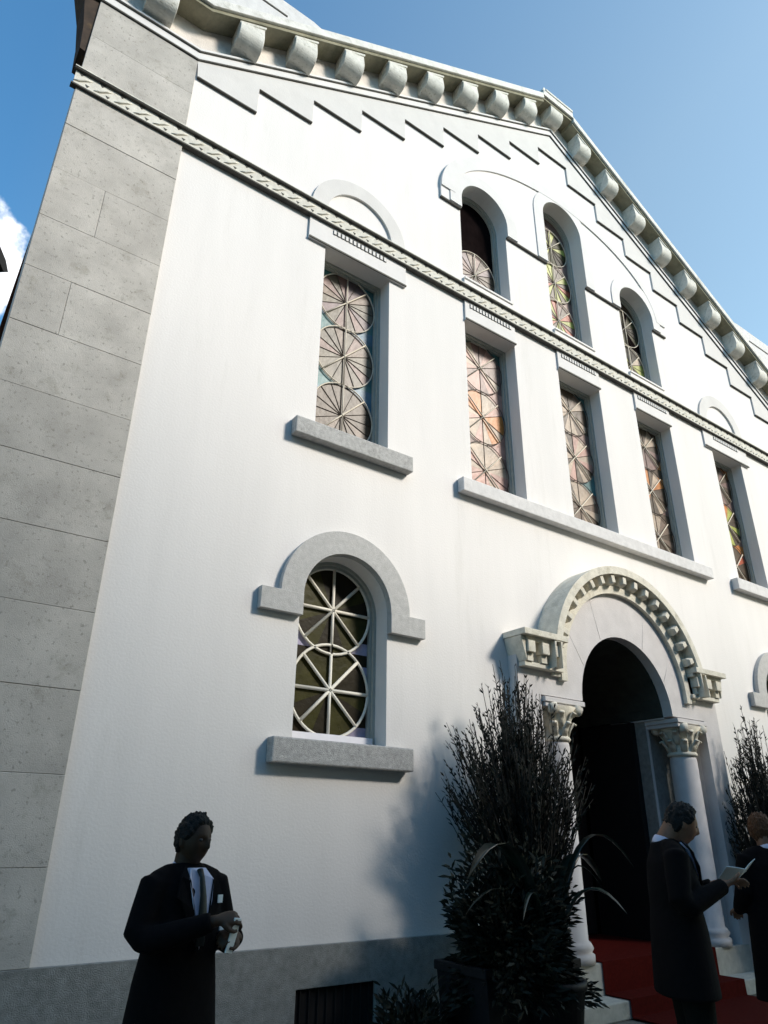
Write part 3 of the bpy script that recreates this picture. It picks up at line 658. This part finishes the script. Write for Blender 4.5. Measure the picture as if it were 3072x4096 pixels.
    for sx in (-1, 1):
        x = sx * stance; tr.tube([S(sx * .085, 0, .90), S(x * .97, -.01, .7), S(x, -.012, .49), S(x, .012, .3), S(x, .018, .1), S(x, .015, .055)], [.102, .094, .078, .074, .070, .072], 20)
    part('trousers', tr, [M['trouser']], remesh=.011, smooth_it=3)
    for sx in (-1, 1):
        x = sx * stance; b = MB(); b.tube([S(x, .075, .04), S(x, .03, .055), S(x, -.05, .055), S(x * 1.08, -.15, .035), S(x * 1.1, -.215, .028)], [(.034, .036), (.042, .05), (.047, .045), (.05, .032), (.03, .022)], 16, ref=(0, 0, 1)); part('shoe', b, [M['shoe']])
    # jacket with an open front
    jk = MB(); hem = coat
    jk.tube([S(0, .012, hem - .12), S(0, .012, hem), S(0, .01, 1.0), S(0, .005, 1.12), S(0, 0, 1.27), S(0, .008, 1.38), S(0, .018, 1.455), S(0, .03, 1.50)],
            [(.245, .165), (.232, .16), (.208, .150), (.188, .140), (.205, .142), (.19, .125), (.125, .095), (.078, .072)], 36, ref=(0, 1, 0))
    jk.v = [(v[0] * (1 + (bulk - 1) * min(1, max(0, (1.48 - v[2]) * 6))), v[1] * (1 + (bulk - 1) * .6 * (v[2] < 1.1 or v[1] > 0)), v[2]) for v in jk.v]
    for i, sx in enumerate((-1, 1)):
        h = S(*hands[i]); e = S(*elbows[i]); c = h + (e - h).normalized() * .03
        jk.tube([sh[i] + S(-sx * .05, 0, .0), sh[i] + S(sx * .008, 0, .0), sh[i] * .5 + e * .5, sh[i] * .22 + e * .78, e * .8 + (sh[i] + h) * .1, e * .78 + c * .22, e * .45 + c * .55, c], [.070, .074, .069, .065, .063, .061, .055, .045], 20)
        jk.tube([S(sx * .03, .03, 1.47), S(sx * .09, .02, 1.452), S(sx * .15, .012, 1.42), S(sx * .19, .01, 1.38)], [.040, .056, .066, .066], 18)
    J = part('suit_jacket', jk, [M[suit]], remesh=.011, smooth_it=4)
    # shirt front, tie, collar, lapels
    y0 = -.150
    shf = MB(); V = [(-.072, 1.435, -.125), (-.045, 1.485, -.085), (.045, 1.485, -.085), (.072, 1.435, -.125), (.058, 1.34, -.147), (.028, 1.22, -.156), (.008, 1.13, -.152), (-.008, 1.13, -.152), (-.028, 1.22, -.160), (-.058, 1.34, -.152)]
    vs = [(x, y, z) for x, z, y in V] + [(x, y + .03, z) for x, z, y in V]; n = len(V)
    shf.add(vs, [tuple(range(n)), tuple(reversed(range(n, 2 * n)))] + [(i, (i + 1) % n, n + (i + 1) % n, n + i) for i in range(n)])
    part('shirt', shf, [M['shirt']])
    cl = MB(); cl.tube([S(.066 * math.cos(a), .018 + .066 * math.sin(a), 1.485 + .022 * math.sin(a)) for a in [R(-80 + i * 20) for i in range(18)]], [(.006, .026)] * 18, 8, ref=(0, 0, 1), cap=True); part('collar', cl, [M['shirt']])
    if not female:
        ti = MB(); ti.tube([S(0, -.100, 1.478), S(0, -.125, 1.445), S(0, -.150, 1.36), S(0, -.163, 1.24), S(0, -.160, 1.15)], [(.018, .012), (.013, .010), (.020, .006), (.028, .006), (.024, .006)], 10, ref=(0, 1, 0)); part('tie', ti, [M['tie']])
    for sx in (-1, 1):
        lp = MB(); P = [(sx * .062, -.068, 1.495), (sx * .105, -.104, 1.45), (sx * .135, -.132, 1.36), (sx * .115, -.140, 1.345), (sx * .014, -.163, 1.125), (sx * .002, -.160, 1.13), (sx * .044, -.155, 1.30), (sx * .066, -.130, 1.43)]
        vs = P + [(x, y + .014, z) for x, y, z in P]; n = len(P)
        lp.add(vs, [tuple(range(n)), tuple(reversed(range(n, 2 * n)))] + [(i, (i + 1) % n, n + (i + 1) % n, n + i) for i in range(n)]); part('lapel', lp, [M[suit]])
    return root, k
# man by the wall
p1, k1 = person('person in dark suit, pale shirt and tie at the left, hands together at the waist', (1.575, -2.08, ZG), 14, 1.765,
       [(-.015, -.30, 1.27), (.125, -.27, 1.19)], [(-.285, -.03, 1.16), (.265, -.03, 1.14)], M['skin'], M['hair'], headturn=10, nod=4, coat=.80, bulk=1.04, stance=.12,
       fdirs=[((.85, -.35, .1), (0, -.7, .7)), ((-.8, -.35, .15), (0, -.6, .8))], curl=.75)
def at(root, k, x, y, z):
    a = root.rotation_euler.z; v = Vector((x, y, z)) * k
    return root.location + Vector((v.x * math.cos(a) - v.y * math.sin(a), v.x * math.sin(a) + v.y * math.cos(a), v.z))
mb = MB(); mb.box(-.012, .016, -.018, -.012, 0, .036); b = mb.build('pocket_square', [M['paper']], p1); b.location = (.105, -.134, 1.34)
mb = MB(); mb.box(-.026, .026, -.004, .002, -.014, .014); b = mb.build('name_badge', [M['paper']], p1); b.location = (.13, -.168, 1.235)
mb = MB(); mb.box(-.022, .022, -.0035, .0035, -.075, .075)
ph = mb.build('folded_paper', [M['paper']], None, bevel=.0015); ph.location = at(p1, k1, .055, -.335, 1.205); ph.rotation_euler = (R(12), R(6), R(20)); tag(ph, 'narrow folded paper held at the waist of the person on the left', 'paper')
# man reading at the doorway
p2, k2 = person('dark-haired person in a black suit reading an open booklet by the doorway', (4.79, -2.74, ZG), 48, 1.93,
       [(-.08, -.285, 1.26), (.10, -.285, 1.25)], [(-.27, .05, 1.12), (.27, .05, 1.11)], M['skin2'], M['hair'], fwd=.075, headturn=4, nod=16, coat=.80, bulk=1.13, suit='suit2', stance=.12,
       fdirs=[((.35, -.8, .2), (-.3, 0, -1)), ((-.2, -.85, .2), (.3, 0, -1))], curl=-.5)
mb = MB()
for sx in (-1, 1):
    m2 = []
    for i in range(5):
        t = i / 4; m2.append((sx * .115 * t, 0, .045 * t * (1.3 - .3 * t)))
    vs = [(x, y, z) for x, _, z in m2 for y in (-.085, .085)] + [(x, y, z - .004) for x, _, z in m2 for y in (-.085, .085)]
    fs = [(2 * i, 2 * i + 1, 2 * i + 3, 2 * i + 2) for i in range(4)] + [(10 + 2 * i, 12 + 2 * i, 13 + 2 * i, 11 + 2 * i) for i in range(4)] + [(0, 1, 11, 10), (8, 18, 19, 9)]
    fs += [(2 * i, 2 * i + 2, 12 + 2 * i, 10 + 2 * i) for i in range(4)] + [(2 * i + 1, 11 + 2 * i, 13 + 2 * i, 2 * i + 3) for i in range(4)]
    mb.add(vs, fs)
bk = mb.build('booklet', [M['paper']], None); bk.location = at(p2, k2, .01, -.405, 1.305); bk.rotation_euler = (R(-30), R(-12), R(-25)); tag(bk, 'white open booklet in the hands of the person by the doorway', 'booklet')
# person at the right edge
p3, k3 = person('auburn-haired person in a black coat at the right edge, facing away', (6.42, -2.55, ZG), 150, 1.88,
       [(-.16, -.26, 1.05), (.16, -.26, 1.05)], [(-.27, .01, 1.12), (.27, .01, 1.12)], M['skin2'], M['hair2'], headturn=-20, nod=8, hair_len=.45, coat=.62, bulk=1.15, suit='suit2', stance=.1, curl=.5, female=True)
# ------------------------------------------------------------------ plants
def leafblade(mb, base, d, L, wd, droop, mi=0, seg=4, side=None):
    d = Vector(d).normalized(); sd = side or d.cross(Vector((random.uniform(-1, 1), random.uniform(-1, 1), .3))).normalized(); vs = []; p = Vector(base)
    for i in range(seg + 1):
        t = i / seg; ww = wd * math.sin(PI * min(1, .12 + .88 * t)) if t < 1 else .0005
        up = sd.cross(d).normalized() * .15 * ww
        vs += [p - sd * ww, p + up, p + sd * ww]; d = (d + Vector((0, 0, -droop / seg))).normalized(); p = p + d * L / seg
    mb.add(vs, [f for i in range(seg) for f in ((3 * i, 3 * i + 1, 3 * i + 4, 3 * i + 3), (3 * i + 1, 3 * i + 2, 3 * i + 5, 3 * i + 4))], mi, True)
def shrub(label, c, base_z, zmax, spread, nstem, lean, seed, fan=(0, 360), group=None, nleaf=26, leafL=.075):
    rnd = random.Random(seed)
    st = MB(); lf = MB()
    for i in range(nstem):
        a = R(rnd.uniform(*fan)); out_ = rnd.random() ** .6; H_ = (zmax - base_z) * (1 - .42 * out_ ** 1.5) * rnd.uniform(.72, 1.03)
        b = Vector((rnd.uniform(-.12, .12), rnd.uniform(-.1, .1), 0)); tip = Vector((math.cos(a) * spread * out_, math.sin(a) * spread * .62 * out_, H_)) + Vector(lean) * H_
        bend = Vector((rnd.uniform(-.08, .08), rnd.uniform(-.08, .08), 0)); pts = []
        for j in range(7):
            t = j / 6; pts.append(b + Vector((tip.x * t ** 1.25, tip.y * t ** 1.25, tip.z * t)) + bend * math.sin(t * PI) + Vector((rnd.uniform(-.012, .012), rnd.uniform(-.012, .012), 0)))
        st.tube(pts, [.013 - .0017 * j for j in range(7)], 5)
        for j in range(nleaf):
            t = rnd.uniform(.12, 1) ** .8 * 5.99; q = int(t); f = t - q; p = pts[q].lerp(pts[q + 1], f); dd = (pts[q + 1] - pts[q]).normalized()
            aa = rnd.uniform(0, 2 * PI); o = Vector((math.cos(aa), math.sin(aa), 0)); leafblade(lf, p, dd * .9 + o * rnd.uniform(.25, .8), leafL * rnd.uniform(.6, 1.5), rnd.uniform(.005, .010), .25, rnd.choice((0, 0, 1)), 2)
        # side twigs
        for j in range(3):
            q = rnd.randint(2, 5); p = pts[q]; dd = (pts[q + 1] - pts[q]).normalized() + Vector((rnd.uniform(-.6, .6), rnd.uniform(-.5, .5), .1)); dd.normalize(); L = rnd.uniform(.15, .4)
            st.tube([p, p + dd * L * .5, p + dd * L + Vector((0, 0, .05))], [.006, .004, .002], 4)
            for u in range(7):
                leafblade(lf, p + dd * L * (u + 1) / 7, dd + Vector((rnd.uniform(-.7, .7), rnd.uniform(-.7, .7), .2)), leafL * rnd.uniform(.6, 1.2), .010, .2, rnd.choice((0, 1)), 2)
    e = empty('shrub', label, 'shrub', (c[0], c[1], base_z), group)
    st.build('stem', [M['twig']], e, weld=False); lf.build('foliage', [M['leaf'], M['leaf2']], e, weld=False)
    return e
def planter(label, x, y, wx, wy, h):
    e = empty('planter', label, 'planter', (x, y, ZG))
    m_ = MB(); hx, hy = wx / 2, wy / 2
    def ringb(z, s): return [(-hx * s, -hy * s, z), (hx * s, -hy * s, z), (hx * s, hy * s, z), (-hx * s, hy * s, z)]
    lv = [ringb(0, .92), ringb(h - .07, 1.0), ringb(h - .07, 1.04), ringb(h, 1.04), ringb(h, .93), ringb(h - .10, .93)]
    vs = [p for r_ in lv for p in r_]; fs = [(4 * k + i, 4 * k + (i + 1) % 4, 4 * k + 4 + (i + 1) % 4, 4 * k + 4 + i) for k in range(5) for i in range(4)] + [(3, 2, 1, 0)]
    m_.add(vs, fs); m_.build('pot', [M['pot']], e, bevel=.01)
    m_ = MB(); m_.box(-hx * .92, hx * .92, -hy * .92, hy * .92, h - .2, h - .101); m_.build('soil', [M['soil']], e)
    return e
planter('large black planter left of the arched doorway, overgrown by dark foliage', 5.10, -.78, 1.10, .62, .70)
shrub('tall twiggy dark shrub rising from the black planter left of the doorway', (5.64, -.56), .70, 3.42, .88, 330, (-.04, 0, 0), 3, group=None, nleaf=34, leafL=.05)
def bush(label, c, r, n, seed, base=0, name='bush', L=.10, mats=('leaf', 'leaf2')):
    rnd = random.Random(seed); lf = MB(); st = MB()
    for i in range(n):
        th, ph = rnd.uniform(0, 2 * PI), math.acos(rnd.uniform(-.25, 1)); q = rnd.random() ** .33 * (.80 + .55 * noise.noise(Vector((math.cos(th) * 2.2, math.sin(th) * 2.2, ph * 2.4 + seed))) + .2 * noise.noise(Vector((math.cos(th) * 6, math.sin(th) * 6, ph * 6))))
        d = Vector((math.sin(ph) * math.cos(th), math.sin(ph) * math.sin(th), math.cos(ph))); p = Vector((d.x * r[0], d.y * r[1], d.z * r[2])) * q + Vector((0, 0, base))
        leafblade(lf, p, d + Vector((rnd.uniform(-.8, .8), rnd.uniform(-.8, .8), rnd.uniform(-.2, .7))), L * rnd.uniform(.6, 1.4), L * .17, .4, rnd.choice((0, 0, 1)), 2)
    for i in range(26):
        th, ph = rnd.uniform(0, 2 * PI), rnd.uniform(0, 1.3); d = Vector((math.sin(ph) * math.cos(th) * r[0], math.sin(ph) * math.sin(th) * r[1], math.cos(ph) * r[2]))
        st.tube([(0, 0, -base * .0), Vector((0, 0, base * .5)) + d * .35, Vector((0, 0, base)) + d * .85], [.015, .009, .004], 5)
    e = empty(name, label, 'bush', c); st.build('stem', [M['twig']], e, weld=False); lf.build('foliage', [M[m] for m in mats], e, weld=False); return e
bush('dense dark leafy bush filling the black planter below the tall shrub', (5.04, -.92, .58), (.66, .54, 1.02), 10000, 5, base=.1, L=.085)
bush('low dark bush on the ground left of the black planter', (4.18, -.62, ZG), (.55, .36, .50), 2600, 6, base=.06, L=.08)
shrub('twiggy dark shrub against the wall right of the arched doorway', (10.42, -.50), ZG, 3.45, .78, 290, (0, 0, 0), 12, nleaf=40, leafL=.055)
# plant with long arching strap leaves
rnd = random.Random(21); e = empty('strap_leaf_plant', 'plant with long glossy arching leaves in front of the doorway', 'plant', (5.28, -1.10, ZG)); sp = MB(); 
m_ = MB(); m_.lathe((0, 0), [(0, 0), (.20, 0), (.27, .52), (.29, .52), (.29, .58), (.25, .58), (.24, .5), (0, .5)], 28)
P_ = planter
pe = empty('round_planter', 'round black pot holding the plant with long arching leaves', 'planter', (5.28, -1.10, ZG)); m_.build('pot', [M['pot']], pe)
e.location.z = ZG + .48
def strap(dx, dy, z1, reach, wd, seed=0):
    r_ = random.Random(seed); pts = []; vs = []; d = Vector((dx, dy, 0)).normalized(); sd = Vector((-d.y, d.x, 0)); n_ = 12
    for i in range(n_ + 1):
        t = i / n_; p = d * reach * t ** 1.3 + Vector((0, 0, z1 * math.sin(t * PI * .72) / math.sin(PI * .5))); ww = wd * (math.sin(PI * (.1 + .9 * t)) ** .7 if t < 1 else .02)
        vs += [p - sd * ww, p + Vector((0, 0, -.25 * ww)), p + sd * ww, p + Vector((0, 0, -.25 * ww - .006))]
    fs = []
    for i in range(n_):
        a, b = 4 * i, 4 * i + 4; fs += [(a, a + 1, b + 1, b), (a + 1, a + 2, b + 2, b + 1), (a + 2, a + 3, b + 3, b + 2), (a + 3, a, b, b + 3)]
    sp.add(vs, fs, 0, True)
for i in range(9):
    a = rnd.uniform(0, 2 * PI); strap(math.cos(a), math.sin(a), rnd.uniform(.75, 1.1), rnd.uniform(.5, .95), rnd.uniform(.025, .042), i)
strap(1, -.25, 1.22, 1.0, .05, 50); strap(1, .1, 1.05, .9, .09, 51); strap(-1, -.15, 1.14, 1.05, .10, 52); strap(-1, .3, .95, .8, .08, 53); strap(.4, -1, .8, .7, .07, 54)
sp.build('leaves', [M['strap']], e, weld=False)
